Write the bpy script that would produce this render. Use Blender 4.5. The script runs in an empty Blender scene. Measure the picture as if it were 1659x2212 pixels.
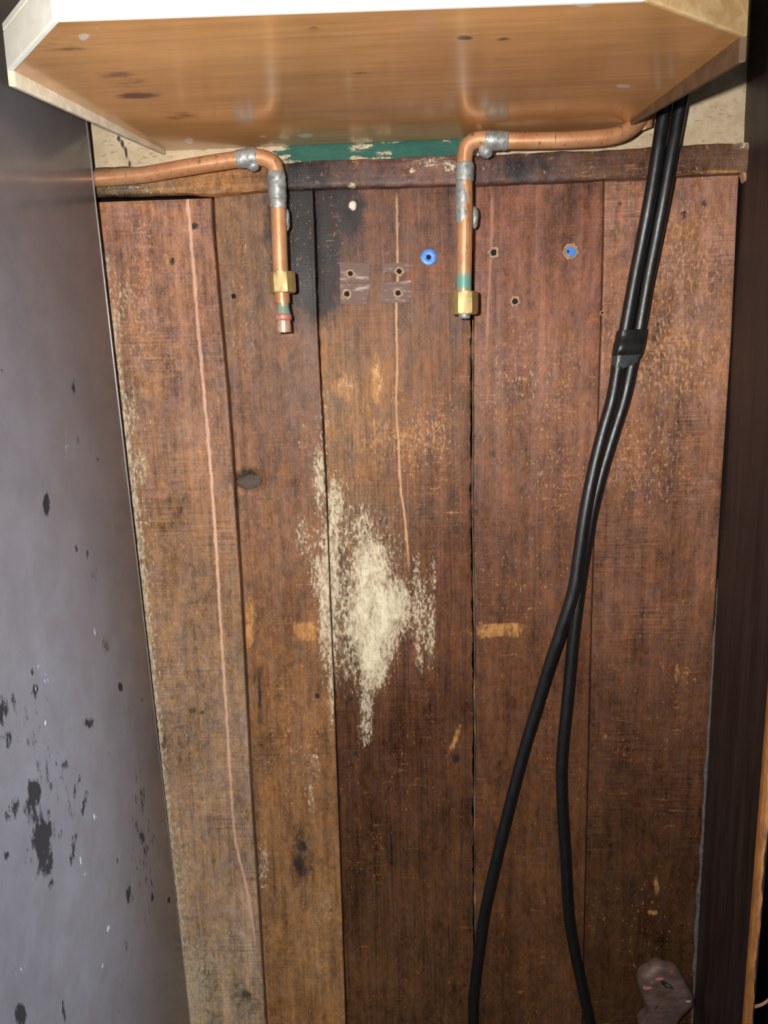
import bpy, math, random
import numpy as np
from mathutils import Vector, Matrix

random.seed(7); RNG = np.random.default_rng(7)
S = bpy.context.scene
COL = S.collection
V = Vector

# ------------------------------------------------------------------ camera
W, H, F = 1659.0, 2212.0, 1661.0
CAM = np.array([0.0, -0.85, 1.15])
YAW, PITCH, ROLL = math.radians(2.5), math.radians(10.4), math.radians(1.53)
fw = np.array([-math.sin(YAW)*math.cos(PITCH), math.cos(YAW)*math.cos(PITCH), -math.sin(PITCH)])
r0 = np.array([math.cos(YAW), math.sin(YAW), 0.0]); u0 = np.cross(r0, fw)
rt = math.cos(ROLL)*r0 - math.sin(ROLL)*u0
up = math.sin(ROLL)*r0 + math.cos(ROLL)*u0
cd = bpy.data.cameras.new('camera'); cam = bpy.data.objects.new('camera', cd); COL.objects.link(cam)
cd.sensor_fit = 'VERTICAL'; cd.sensor_height = 36.0; cd.lens = 36.0*F/H
cd.clip_start = 0.01
cam.matrix_world = Matrix(((rt[0], up[0], -fw[0], CAM[0]), (rt[1], up[1], -fw[1], CAM[1]), (rt[2], up[2], -fw[2], CAM[2]), (0, 0, 0, 1)))
S.camera = cam

# ------------------------------------------------------------------ world, lamps, exposure
wd = bpy.data.worlds.new('world'); S.world = wd; wd.use_nodes = True
wd.node_tree.nodes['Background'].inputs[0].default_value = (0.80, 0.88, 1.0, 1)
wd.node_tree.nodes['Background'].inputs[1].default_value = 0.055
FLASH = CAM + np.array([-0.072, -0.004, 0.036])       # the phone's own flash beside the lens
fl = bpy.data.lights.new('flash', 'AREA'); fl.shape = 'DISK'; fl.size = 0.022; fl.energy = 9.0
fl.color = (1.0, 0.965, 0.91)
flo = bpy.data.objects.new('flash', fl); COL.objects.link(flo)
flo.matrix_world = Matrix(((rt[0], up[0], -fw[0], FLASH[0]), (rt[1], up[1], -fw[1], FLASH[1]), (rt[2], up[2], -fw[2], FLASH[2]), (0, 0, 0, 1)))
wl_ = bpy.data.lights.new('window_daylight', 'AREA'); wl_.shape = 'RECTANGLE'; wl_.size = 0.20; wl_.size_y = 0.36; wl_.energy = 6.0; wl_.spread = math.radians(72); wl_.color = (0.62, 0.78, 1.0)
wlo = bpy.data.objects.new('window_daylight', wl_); COL.objects.link(wlo); wlo.location = (0.86, -0.15, 0.80)   # daylight from an opening on the right, grazing past the side board
wlo.rotation_euler = (math.radians(90), 0, math.radians(90))
S.view_settings.view_transform = 'Standard'; S.view_settings.look = 'None'
S.view_settings.exposure = 0.0; S.view_settings.gamma = 1.0; S.view_settings.use_curve_mapping = False

# ------------------------------------------------------------------ measuring helpers
def ray(px, py):
    d = fw*F + rt*(px - W/2) - up*(py - H/2)
    return d/np.linalg.norm(d)
def at_y(px, py, y=0.0):
    d = ray(px, py); return CAM + d*((y - CAM[1])/d[1])
def at_z(px, py, z):
    d = ray(px, py); return CAM + d*((z - CAM[2])/d[2])
def at_plane(px, py, o, n):
    d = ray(px, py); return CAM + d*(np.dot(o - CAM, n)/np.dot(d, n))
def project(P):
    q = np.asarray(P) - CAM
    dz = np.maximum(q @ fw, 1e-3)
    return W/2 + F*(q @ rt)/dz, H/2 - F*(q @ up)/dz
def lin(c):
    c = np.asarray(c, float)/255.0
    return np.where(c <= 0.04045, c/12.92, ((c + 0.055)/1.055)**2.4)
def albedo(c, p, k=1.45):
    """surface colour behind a colour read off the photograph: the flash's falloff is divided out"""
    q = np.asarray(p) - FLASH; r = np.linalg.norm(q)
    e = (abs(q[1])/r)/(r*r)*(0.85**2)
    return np.clip(lin(c)*k*np.array([1.0, 1.17, 1.17])/(0.92*e + 0.10), 0.003, 0.8)

# ------------------------------------------------------------------ object helpers
def link(name, me, mat=None, parent=None, smooth=True):
    o = bpy.data.objects.new(name, me); COL.objects.link(o)
    if mat: me.materials.append(mat)
    if parent: o.parent = parent
    if smooth and me.polygons: me.polygons.foreach_set('use_smooth', [True]*len(me.polygons))
    return o
def centre(o, at=None):
    """move the mesh origin to a base point so every object has its own place"""
    me = o.data; n = len(me.vertices); c = np.empty(n*3); me.vertices.foreach_get('co', c); c = c.reshape(-1, 3)
    b = np.array([(c[:, 0].min()+c[:, 0].max())/2, (c[:, 1].min()+c[:, 1].max())/2, c[:, 2].min()]) if at is None else np.array(at)
    pw = np.array(o.parent.location) if o.parent else np.zeros(3)
    pp = o.parent.parent if o.parent else None
    while pp: pw = pw + np.array(pp.location); pp = pp.parent
    me.vertices.foreach_set('co', (c - b).ravel()); o.location = V(b - pw); me.update(); return o
def mesh(name, verts, faces, mat=None, parent=None, smooth=False, sharp=None):
    me = bpy.data.meshes.new(name); me.from_pydata([tuple(map(float, v)) for v in verts], [], faces); me.update()
    o = link(name, me, mat, parent, smooth)
    if smooth and sharp is not None: me.set_sharp_from_angle(angle=math.radians(sharp))
    return centre(o)
def empty(name, loc):
    o = bpy.data.objects.new(name, None); o.location = V([float(x) for x in loc]); o.empty_display_size = 0.05; COL.objects.link(o); return o
def tag(o, label=None, cat=None, group=None, kind=None):
    if label: o['label'] = label
    if cat: o['category'] = cat
    if group: o['group'] = group
    if kind: o['kind'] = kind
    return o
def bevel(o, w, seg=2):
    m = o.modifiers.new('bevel', 'BEVEL'); m.width = w; m.segments = seg; m.limit_method = 'ANGLE'; m.angle_limit = math.radians(35)
    return o
def prism(name, poly, vec, mat, parent=None, bev=0.0):
    """polygon (list of 3-D points) swept along vec"""
    n = len(poly); P = [np.array(p, float) for p in poly]; Q = [p + np.array(vec, float) for p in P]
    f = [list(range(n))[::-1], list(range(n, 2*n))] + [[i, (i+1) % n, n+(i+1) % n, n+i] for i in range(n)]
    o = mesh(name, P+Q, f, mat, parent)
    import bmesh
    bm = bmesh.new(); bm.from_mesh(o.data); bmesh.ops.recalc_face_normals(bm, faces=bm.faces); bm.to_mesh(o.data); bm.free()
    if bev: bevel(o, bev)
    return o
def box(name, lo, hi, mat, parent=None, bev=0.0):
    x0, y0, z0 = lo; x1, y1, z1 = hi
    return prism(name, [(x0, y0, z0), (x1, y0, z0), (x1, y1, z0), (x0, y1, z0)], (0, 0, z1-z0), mat, parent, bev)
def catmull(P, n=8):
    P = [np.array(p, float) for p in P]; out = []
    for i in range(len(P)-1):
        a, b, c, d = P[max(i-1, 0)], P[i], P[i+1], P[min(i+2, len(P)-1)]
        for k in range(n):
            t = k/n
            out.append(0.5*((2*b)+(c-a)*t+(2*a-5*b+4*c-d)*t*t+(3*b-a-3*c+d)*t**3))
    out.append(P[-1]); return out
def tube(name, P, r, mat, parent=None, seg=20, hollow=0.0, sharp=None, lump=0.0):
    """swept tube; r is a number or one radius per point; hollow > 0 leaves an open bore at the far end"""
    P = [np.array(p, float) for p in P]; n = len(P)
    R = [r]*n if np.isscalar(r) else list(r)
    T = [P[min(i+1, n-1)]-P[max(i-1, 0)] for i in range(n)]; T = [t/max(np.linalg.norm(t), 1e-9) for t in T]
    a = np.array([0, 1.0, 0.05]); a -= T[0]*np.dot(a, T[0]); a /= np.linalg.norm(a)
    vs, fs = [], []
    ph = random.random()*9
    for i in range(n):
        a = a - T[i]*np.dot(a, T[i]); a /= np.linalg.norm(a); b = np.cross(T[i], a)
        for k in range(seg):
            th = 2*math.pi*k/seg
            q = R[i]*(1 + lump*(math.sin(3*th+ph+i*0.9)+math.sin(5*th-i*1.7+ph)*0.6+random.uniform(-.4, .4)))
            vs.append(P[i]+q*(math.cos(th)*a+math.sin(th)*b))
    for i in range(n-1):
        for k in range(seg):
            k2 = (k+1) % seg
            fs.append([i*seg+k, i*seg+k2, (i+1)*seg+k2, (i+1)*seg+k])
    fs.append(list(range(seg))[::-1])
    e = (n-1)*seg
    if hollow:
        d = T[-1]; m = len(vs)
        for ring, (fr, back) in enumerate(((hollow, 0), (hollow*0.97, 0.008))):
            for k in range(seg): vs.append(P[-1]-d*back+(vs[e+k]-P[-1])*fr)
        for k in range(seg):
            k2 = (k+1) % seg
            fs.append([e+k, e+k2, m+k2, m+k]); fs.append([m+k, m+k2, m+seg+k2, m+seg+k])
        fs.append([m+seg+k for k in range(seg)])
    else:
        fs.append([e+k for k in range(seg)])
    return mesh(name, vs, fs, mat, parent, True, 50 if sharp is None else sharp)
def nut(name, c, axis, r, h, mat, parent):
    """hexagon nut along axis with chamfered ends and a bore"""
    axis = np.array(axis, float); axis /= np.linalg.norm(axis)
    a = np.cross(axis, [0, 1.0, 0]); a /= np.linalg.norm(a); b = np.cross(axis, a)
    seg = 24; vs = []; fs = []
    def hexr(th): 
        t = (th % (math.pi/3)) - math.pi/6
        return r*math.cos(math.pi/6)/math.cos(t)
    rings = [(-h/2, .62, 0), (-h/2, .9, 0), (-h/2+h*.09, 1.0, 1), (h/2-h*.09, 1.0, 1), (h/2, .9, 0), (h/2, .62, 0)]
    for (d, s, hx) in rings:
        for k in range(seg):
            th = 2*math.pi*k/seg + math.pi/6
            q = hexr(th) if hx else r*s
            q = min(q, r) ; vs.append(np.array(c)+axis*d+q*(math.cos(th)*a+math.sin(th)*b))
    n = len(rings)
    for i in range(n):
        for k in range(seg):
            k2 = (k+1) % seg; j = (i+1) % n
            fs.append([i*seg+k, i*seg+k2, j*seg+k2, j*seg+k])
    import bmesh
    o = mesh(name, vs, fs, mat, parent, True, 25)
    bm = bmesh.new(); bm.from_mesh(o.data); bmesh.ops.recalc_face_normals(bm, faces=bm.faces); bm.to_mesh(o.data); bm.free()
    o.data.set_sharp_from_angle(angle=math.radians(25)); return o

# ------------------------------------------------------------------ node helpers
class NT:
    def __init__(s, name):
        s.m = bpy.data.materials.new(name); s.m.use_nodes = True; s.t = s.m.node_tree; s.n = s.t.nodes
        s.b = s.n['Principled BSDF']
        g = s.n.new('ShaderNodeNewGeometry'); s.pos = g.outputs['Position']
        x = s.n.new('ShaderNodeSeparateXYZ'); s.l(s.pos, x.inputs[0]); s.x, s.y, s.z = x.outputs
    def l(s, a, b): s.t.links.new(a, b)
    def put(s, v, i):
        if hasattr(v, 'is_output'): s.l(v, i)
        elif isinstance(v, (tuple, list, np.ndarray)):
            v = tuple(float(q) for q in v); i.default_value = v if len(v) == len(i.default_value) else v[:3]+(1.0,)
        else: i.default_value = v
    def math(s, op, a, b=0.0, c=None, clamp=False):
        n = s.n.new('ShaderNodeMath'); n.operation = op; n.use_clamp = clamp
        s.put(a, n.inputs[0]); s.put(b, n.inputs[1])
        if c is not None: s.put(c, n.inputs[2])
        return n.outputs[0]
    def noise(s, scale, sx=1, sy=1, sz=1, detail=5, rough=.6, off=0.0, dist=0.0):
        mp = s.n.new('ShaderNodeMapping'); s.l(s.pos, mp.inputs[0])
        mp.inputs['Scale'].default_value = (sx, sy, sz); mp.inputs['Location'].default_value = (off, off*.7, off*1.3)
        n = s.n.new('ShaderNodeTexNoise'); s.l(mp.outputs[0], n.inputs['Vector'])
        n.inputs['Scale'].default_value = scale; n.inputs['Detail'].default_value = detail
        n.inputs['Roughness'].default_value = rough; n.inputs['Distortion'].default_value = dist
        return n.outputs['Fac']
    def ramp(s, v, a, b, lo=0.0, hi=1.0, smooth=True):
        n = s.n.new('ShaderNodeMapRange'); n.interpolation_type = 'SMOOTHSTEP' if smooth else 'LINEAR'
        s.put(v, n.inputs['Value']); s.put(a, n.inputs['From Min']); s.put(b, n.inputs['From Max'])
        s.put(lo, n.inputs['To Min']); s.put(hi, n.inputs['To Max']); return n.outputs[0]
    def mix(s, f, a, b, mode='MIX'):
        n = s.n.new('ShaderNodeMix'); n.data_type = 'RGBA'; n.blend_type = mode
        s.put(f, n.inputs[0]); s.put(a, n.inputs[6]); s.put(b, n.inputs[7]); return n.outputs[2]
    def scale(s, col, f):
        n = s.n.new('ShaderNodeVectorMath'); n.operation = 'SCALE'; s.put(col, n.inputs[0]); s.put(f, n.inputs['Scale']); return n.outputs[0]
    def attr(s, name):
        n = s.n.new('ShaderNodeAttribute'); n.attribute_name = name; return n
    def thresh(s, noise, dens, soft=.07):
        """coverage of a flaky stain: noise cut at a level set by the local density"""
        t = s.math('MULTIPLY_ADD', dens, -.62, .80)
        return s.math('MULTIPLY', s.ramp(s.math('SUBTRACT', noise, t), -soft, soft), s.ramp(dens, 0.0, .06))
    def line(s, pts, w, soft=.6):
        """mask of a thin near-vertical line through wall points (x, z)"""
        pts = sorted(pts, key=lambda p: p[1]); z0, z1 = pts[0][1], pts[-1][1]
        xs = [p[0] for p in pts]; x0, x1 = min(xs)-.002, max(xs)+.002
        fc = s.n.new('ShaderNodeFloatCurve'); cv = fc.mapping.curves[0]
        cv.points[0].location = (0, (pts[0][0]-x0)/(x1-x0)); cv.points[-1].location = (1, (pts[-1][0]-x0)/(x1-x0))
        for p in pts[1:-1]: cv.points.new((p[1]-z0)/(z1-z0), (p[0]-x0)/(x1-x0))
        fc.mapping.update()
        s.l(s.ramp(s.z, z0, z1, smooth=False), fc.inputs['Value'])
        xc = s.math('MULTIPLY_ADD', fc.outputs[0], x1-x0, x0)
        d = s.math('ABSOLUTE', s.math('SUBTRACT', s.x, xc))
        d = s.math('ADD', d, s.math('MULTIPLY', s.math('SUBTRACT', s.noise(240, 1, 1, .3, detail=5, rough=.75, off=41), .5), w*2.2))
        m = s.math('SUBTRACT', 1.0, s.ramp(d, w*soft*.4, w))
        e = s.math('MULTIPLY', s.ramp(s.z, z0, z0+.05), s.math('SUBTRACT', 1.0, s.ramp(s.z, z1-.01, z1)))
        return s.math('MULTIPLY', m, e)
    def blot(s, axes, c, r, noise=None, amp=.5, soft=.35):
        """one stain of its own shape: an ellipse with a noisy rim"""
        d = None
        for a, cc, rr in zip(axes, c, r):
            q = s.math('DIVIDE', s.math('SUBTRACT', a, cc), rr); q = s.math('MULTIPLY', q, q)
            d = q if d is None else s.math('ADD', d, q)
        if noise is not None: d = s.math('MULTIPLY_ADD', s.math('SUBTRACT', noise, .5), amp*4, d)
        return s.math('SUBTRACT', 1.0, s.ramp(d, 1-soft, 1+soft))
    def bump(s, h, strength, dist=.001):
        n = s.n.new('ShaderNodeBump'); n.inputs['Strength'].default_value = strength; n.inputs['Distance'].default_value = dist
        s.l(h, n.inputs['Height']); s.l(n.outputs[0], s.b.inputs['Normal'])
    def out(s, col, rough=.5, metal=0.0, spec=.5, coat=0.0, coat_r=.1):
        s.put(col, s.b.inputs['Base Color']); s.put(rough, s.b.inputs['Roughness']); s.put(metal, s.b.inputs['Metallic'])
        s.put(spec, s.b.inputs['Specular IOR Level']); s.put(coat, s.b.inputs['Coat Weight']); s.put(coat_r, s.b.inputs['Coat Roughness'])
        return s.m

def wood_mat(name, lines=(), rough=.46, vertical=True, saw=.16, seed=0.0, spec=.5, fibk=.16):
    """old stained softwood: painted 'tone' and stain densities 'mask' broken up by grain and flake noise"""
    t = NT(name)
    a = (1, 1, .022) if vertical else (.022, 1, 1)
    b = (1, 1, .06) if vertical else (.06, 1, 1)
    c = (.035, 1, 1) if vertical else (1, 1, .035)
    d = (1, 1, .38) if vertical else (.38, 1, 1)
    fib = t.noise(420, *a, detail=4, rough=.6, off=1.3+seed)
    grn = t.noise(95, *b, detail=5, rough=.6, off=4.1+seed, dist=.25)
    blo = t.noise(22, 1, 1, .5, detail=6, rough=.65, off=7.7+seed)
    sw = t.noise(520, *c, detail=3, rough=.6, off=2.2+seed)
    grit = t.noise(700, 1, 1, .6, detail=3, rough=.7, off=9.1+seed)
    tone = t.attr('tone').outputs['Color']
    f = t.math('ADD', t.ramp(fib, .3, .7, -fibk, fibk, False), t.ramp(grn, .3, .7, -.26, .26, False))
    f = t.math('ADD', f, t.ramp(blo, .3, .7, -.30, .32, False))
    f = t.math('ADD', f, t.math('MULTIPLY', t.ramp(sw, .3, .7, -saw, saw, False), t.ramp(t.noise(14, off=5.5+seed), .42, .62)))
    dab = t.noise(150, 1, 1, .55, detail=6, rough=.78, off=3.3+seed, dist=.6)
    f = t.math('ADD', f, t.ramp(dab, .28, .72, -.50, .50, False))
    f = t.math('ADD', f, t.ramp(grit, .3, .7, -.18, .18, False))
    f = t.math('MAXIMUM', t.math('ADD', f, 1.0), .12)
    hue = t.ramp(t.noise(75, 1, 1, .5, detail=5, rough=.7, off=6.1+seed), .34, .66)
    col = t.mix(1.0, t.scale(tone, f), t.mix(hue, (.90, .96, 1.10), (1.10, 1.02, .84)), 'MULTIPLY')
    ma = t.attr('mask'); sp = t.n.new('ShaderNodeSeparateColor'); t.l(ma.outputs['Color'], sp.inputs[0])
    cream, orange, black = sp.outputs; chips = ma.outputs['Alpha']
    n1 = t.noise(300, *d, detail=6, rough=.78, off=11+seed)
    n2 = t.noise(230, *b, detail=6, rough=.7, off=15+seed)
    n3 = t.noise(60, 1, 1, .5, detail=7, rough=.7, off=19+seed)
    n4 = t.noise(330, 1, 1, .45, detail=3, rough=.6, off=23+seed)
    col = t.mix(t.math('MULTIPLY', t.thresh(n3, black, .14), .94), col, t.mix(dab, (.006, .006, .007), (.040, .037, .039)))
    col = t.mix(t.math('MULTIPLY', t.thresh(n4, chips, .05), .70), col, t.mix(hue, (.55, .33, .22), (.62, .36, .15)))
    fl2 = t.noise(520, 1, 1, .5, detail=2, rough=.6, off=27+seed, dist=.2) if vertical else t.noise(520, .5, 1, 1, detail=3, rough=.65, off=27)
    fden = t.math('ADD', t.ramp(t.noise(26, 1, 1, .6, detail=4, rough=.7, off=29+seed), .42, .64, .02, .215), t.math('MULTIPLY', chips, .45))
    col = t.mix(t.math('MULTIPLY', t.thresh(fl2, fden, .05), .60), col, t.mix(hue, t.scale(tone, 2.4), (.62, .30, .10)))
    scr = t.noise(260, .10, 1, 1, detail=3, rough=.6, off=33+seed, dist=.3)
    col = t.mix(t.math('MULTIPLY', t.thresh(scr, fden, .04), .38), col, t.mix(hue, t.scale(tone, 2.0), (.55, .26, .09)))
    oc = t.mix(t.ramp(dab, .34, .62), (.24, .105, .035), (.62, .31, .11))
    col = t.mix(t.math('MULTIPLY', t.thresh(t.math('MULTIPLY_ADD', n1, .75, t.math('MULTIPLY', n2, .25)), t.math('MULTIPLY', orange, .80), .09), .85), col, oc)
    cc = t.mix(t.ramp(t.math('MULTIPLY_ADD', n1, .5, t.math('MULTIPLY', n3, .5)), .36, .60), (.34, .25, .16), (.82, .73, .52))
    cm = t.math('MULTIPLY', t.thresh(n1, cream, .12), t.ramp(cream, .05, .95, .55, 1.0))
    col = t.mix(cm, col, cc)
    col = t.mix(t.math('MULTIPLY', t.thresh(n4, t.math('MULTIPLY', cream, .95), .05), t.math('MULTIPLY', t.ramp(cream, .05, .30, .35, .75), t.ramp(cream, .42, .66, 1.0, .0))), col, (.66, .56, .40))
    for (pts, w, rgb, k) in lines:
        lm = t.math('MULTIPLY', t.line(pts, w), t.ramp(grn, .25, .6, k*.55, k))
        col = t.mix(lm, col, rgb)
    r = t.ramp(blo, .3, .7, rough-.07, rough+.10, False)
    r = t.math('MULTIPLY_ADD', cm, .25, r)
    h = t.math('ADD', t.math('MULTIPLY', fib, .5), t.math('MULTIPLY', grn, .6))
    h = t.math('ADD', h, t.math('MULTIPLY', sw, .30)); h = t.math('MULTIPLY_ADD', cm, .35, h)
    h = t.math('MULTIPLY_ADD', grit, .35, h)
    t.bump(h, .38, .0011)
    return t.out(col, r, 0, spec)

def simple_mat(name, rgb, rough=.5, metal=0.0, var=.25, sc=60, bump=.15, spec=.5, rgb2=None, cut=(.45, .65), stretch=(1, 1, 1)):
    t = NT(name); n = t.noise(sc, *stretch, detail=6, rough=.65); g = t.noise(sc*7, *stretch, detail=3, off=3)
    f = t.math('ADD', t.ramp(n, .3, .7, 1-var, 1+var, False), t.ramp(g, .3, .7, -var*.4, var*.4, False))
    col = t.scale(tuple(rgb), f)
    if rgb2: col = t.mix(t.ramp(t.noise(sc*.8, *stretch, detail=7, rough=.7, off=8), *cut), col, rgb2)
    t.bump(t.math('ADD', n, t.math('MULTIPLY', g, .3)), bump, .001)
    return t.out(col, t.ramp(n, .3, .7, max(rough-.06, .02), rough+.08, False), metal, spec)

# ------------------------------------------------------------------ painting helpers (stains and wood colour kept on the surface)
def fld(X, Y, blobs):
    """largest density among soft ellipses (px, py, rx, ry, amount[, angle])"""
    out = np.zeros(len(X))
    for bl in blobs:
        cx, cy, rx, ry, am = bl[:5]; an = math.radians(bl[5]) if len(bl) > 5 else 0
        dx, dy = X-cx, Y-cy
        u = dx*math.cos(an)+dy*math.sin(an); v = -dx*math.sin(an)+dy*math.cos(an)
        if len(bl) > 6:                      # a squarish scuff
            out = np.maximum(out, am*np.exp(-0.7*(np.abs(u/rx)**bl[6]+np.abs(v/ry)**bl[6]))); continue
        q = (u/rx)**2+(v/ry)**2
        out = np.maximum(out, am*np.exp(-0.62*q**1.15))
    return out
def path_fld(X, Y, pts, w, am):
    """soft density along a polyline"""
    out = np.full(len(X), 1e9)
    for (x0, y0), (x1, y1) in zip(pts[:-1], pts[1:]):
        dx, dy = x1-x0, y1-y0; t = np.clip(((X-x0)*dx+(Y-y0)*dy)/(dx*dx+dy*dy), 0, 1)
        out = np.minimum(out, np.hypot(X-x0-t*dx, Y-y0-t*dy))
    return am*np.exp(-(out/w)**2)
def tones(X, Y, samples, surf=None, sx=85., sy=140.):
    num = np.zeros((len(X), 3)); den = np.zeros(len(X))
    for (px, py, c) in samples:
        al = albedo(c, surf(px, py) if surf else at_y(px, py, 0))
        w = 1e-9/(1+np.hypot((X-px)/sx, (Y-py)/sy)) + np.exp(-0.5*(((X-px)/sx)**2+((Y-py)/sy)**2)); num += w[:, None]*al; den += w
    return num/den[:, None]
def set_col(me, name, rgba):
    at = me.color_attributes.new(name, 'FLOAT_COLOR', 'POINT')
    a = np.ones((len(me.vertices), 4)); a[:, :rgba.shape[1]] = rgba
    at.data.foreach_set('color', a.ravel().astype(np.float32))

# ------------------------------------------------------------------ setting: floor and wall behind the planks
m_dark = simple_mat('dark_backing', (.012, .010, .010), .8, var=.3)
m_void = simple_mat('black_void_backing', (.006, .0045, .0045), .9, spec=.04, var=.4, sc=30, stretch=(1, 1, .1))  # near-black colour stands in for the unlit void beyond the right board
m_floor = simple_mat('worn_floor_boards', (.09, .06, .04), .6, var=.3, sc=25)
floor = box('floor', (-1.4, -1.6, -.05), (1.4, .12, 0), m_floor); tag(floor, kind='structure')
wall = box('wall_back', (-1.2, .020, 0), (1.2, .12, 2.3), m_void); tag(wall, 'old plank wall with plaster above its rail', kind='structure')

# seams between planks, read on the photograph: lists of (px, py)
SEAM = {
 'a': [(60, 300), (95, 1000), (160, 2212)],
 'b': [(459, 395), (464, 500), (477, 650), (493, 820), (504, 960), (512, 1090), (522, 1250), (530, 1400), (545, 1700), (560, 1930), (577, 2212)],
 'c': [(677, 395), (681, 500), (687, 700), (697, 900), (706, 1080), (713, 1280), (722, 1480), (733, 1780), (748, 2212)],
 'd': [(1019, 395), (1021, 700), (1021, 900), (1020, 1100), (1024, 1300), (1026, 1600), (1025, 1800), (1028, 2212)],
 'e': [(1306, 375), (1302, 600), (1296, 800), (1283, 1180), (1276, 1450), (1270, 1700), (1264, 1950), (1259, 2212)],
 'f': [(1600, 360), (1584, 700), (1560, 1080), (1538, 1480), (1518, 1850), (1496, 2212)],
}
def seam_x(key, z):
    p = np.array([at_y(a, b, 0) for a, b in SEAM[key]]); o = np.argsort(p[:, 2]); zz, xx = p[o, 2], p[o, 0]
    x = np.interp(z, zz, xx); s = (xx[1]-xx[0])/(zz[1]-zz[0]); return np.where(z < zz[0], xx[0]+s*(z-zz[0]), x)
TONE = {
 0: [(300, 480, (128, 86, 70)), (300, 600, (122, 82, 66)), (400, 700, (118, 78, 62)), (290, 850, (106, 76, 60)), (420, 1000, (118, 80, 62)), (420, 1250, (106, 75, 56)),
     (380, 1500, (101, 75, 60)), (450, 1700, (102, 77, 63)), (430, 1900, (94, 69, 54)), (500, 2100, (102, 77, 63)), (440, 2190, (108, 89, 73))],
 1: [(520, 500, (108, 74, 54)), (640, 500, (72, 56, 50)), (540, 700, (105, 70, 52)), (640, 830, (98, 62, 46)), (600, 950, (98, 62, 46)), (580, 1150, (106, 72, 55)), (620, 1300, (96, 60, 40)),
     (640, 1550, (97, 63, 41)), (600, 1700, (100, 67, 46)), (650, 1830, (69, 43, 24)), (650, 2010, (106, 74, 51)), (640, 2170, (87, 56, 33))],
 2: [(760, 480, (86, 54, 44)), (900, 500, (92, 56, 43)), (780, 700, (76, 49, 39)), (930, 700, (96, 58, 42)), (770, 830, (124, 84, 52)), (900, 850, (100, 62, 42)), (790, 1000, (112, 72, 45)),
     (950, 1000, (92, 53, 36)), (900, 1150, (80, 46, 32)), (770, 1200, (92, 66, 48)), (950, 1350, (76, 43, 29)), (850, 1600, (58, 32, 20)), (960, 1600, (58, 33, 21)), (800, 1850, (48, 28, 18)),
     (920, 2000, (51, 30, 18)), (850, 2170, (54, 33, 20))],
 3: [(1150, 450, (98, 60, 48)), (1150, 600, (106, 62, 48)), (1150, 750, (114, 73, 58)), (1150, 900, (106, 68, 52)), (1150, 1050, (92, 56, 42)), (1100, 1250, (82, 50, 38)), (1130, 1450, (73, 42, 27)),
     (1200, 1600, (60, 34, 22)), (1150, 1800, (62, 36, 22)), (1150, 2000, (53, 31, 19)), (1150, 2170, (46, 26, 15))],
 4: [(1450, 500, (114, 75, 61)), (1480, 700, (120, 81, 64)), (1450, 900, (110, 72, 57)), (1400, 1100, (86, 53, 40)), (1450, 1280, (88, 55, 42)), (1450, 1500, (60, 35, 24)), (1400, 1700, (52, 30, 20)),
     (1400, 1900, (46, 26, 15)), (1400, 2080, (37, 21, 10))],
}
CREAM = [(800, 1260, 95, 190, .40), (730, 1150, 60, 150, .36), (765, 1400, 50, 100, .42), (936, 1260, 8, 90, .42), (900, 1250, 8, 70, .44), (932, 1360, 8, 90, .50), (905, 1400, 10, 60, .46), (700, 1300, 14, 160, .58), (722, 1150, 12, 120, .58), (716, 1480, 9, 120, .48), (650, 1150, 16, 50, .42), (690, 1240, 26, 70, .46), (805, 1335, 52, 95, 1.0), (800, 1235, 42, 75, .78), (805, 1425, 32, 60, .86), (792, 1520, 16, 60, .55), (785, 1150, 30, 70, .48), (852, 1310, 34, 60, .80), (905, 1320, 34, 85, .44), (928, 1385, 14, 55, .46),
         (715, 1230, 22, 150, .62), (692, 1030, 18, 90, .52), (716, 1380, 16, 110, .55), (700, 900, 18, 80, .36), (665, 1170, 36, 60, .34), (748, 1300, 50, 130, .42), (790, 1575, 18, 40, .48),
         (725, 1090, 22, 70, .55), (655, 960, 30, 80, .22), (680, 1640, 14, 80, .32), (672, 1720, 14, 60, .36), (660, 1640, 10, 40, .34), (700, 1960, 30, 60, .30), (690, 2080, 20, 70, .30), (818, 815, 12, 50, .34), (752, 830, 22, 18, .33),
         (250, 700, 20, 60, .42), (262, 640, 30, 60, .36), (285, 900, 20, 70, .40), (300, 1010, 26, 50, .44), (335, 930, 40, 60, .26), (425, 2120, 50, 110, .44), (395, 1900, 30, 150, .33), (570, 1870, 12, 60, .42)]
ORANGE = [(660, 1364, 28, 22, .95, 0, 4), (640, 1355, 30, 14, .5), (1078, 1361, 54, 17, .74, 0, 8), (1100, 1352, 36, 7, .9), (1040, 1362, 12, 20, .9), (1010, 1365, 26, 14, .5), (539, 1345, 9, 54, .98, 0, 6), (360, 560, 10, 26, .75, -20), (1112, 692, 22, 7, .6), (975, 1108, 36, 4, .7, -6), (440, 1382, 90, 14, .42),
          (700, 1120, 40, 8, .35), (900, 940, 60, 90, .50), (810, 950, 50, 120, .52), (770, 900, 40, 60, .46), (750, 835, 34, 40, .68), (812, 820, 15, 60, .92), (985, 1592, 7, 45, .78, 22), (1463, 1450, 6, 26, .8), (1432, 1440, 4, 20, .6),
          (1418, 1915, 7, 24, .8), (1410, 1972, 12, 7, .85), (1300, 2160, 12, 8, .5), (1127, 2143, 10, 6, .6), (640, 1560, 40, 60, .36), (500, 1980, 8, 12, .5), (950, 850, 70, 20, .36), (1130, 1220, 40, 30, .38), (1540, 1260, 8, 40, .5),
          (1290, 1405, 9, 14, .55), (1420, 1580, 60, 12, .36), (1430, 1640, 60, 30, .30), (690, 985, 30, 8, .4), (1310, 1590, 10, 10, .6), (760, 425, 80, 9, .40), (930, 960, 26, 26, .48), (620, 1250, 60, 60, .30)]
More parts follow.
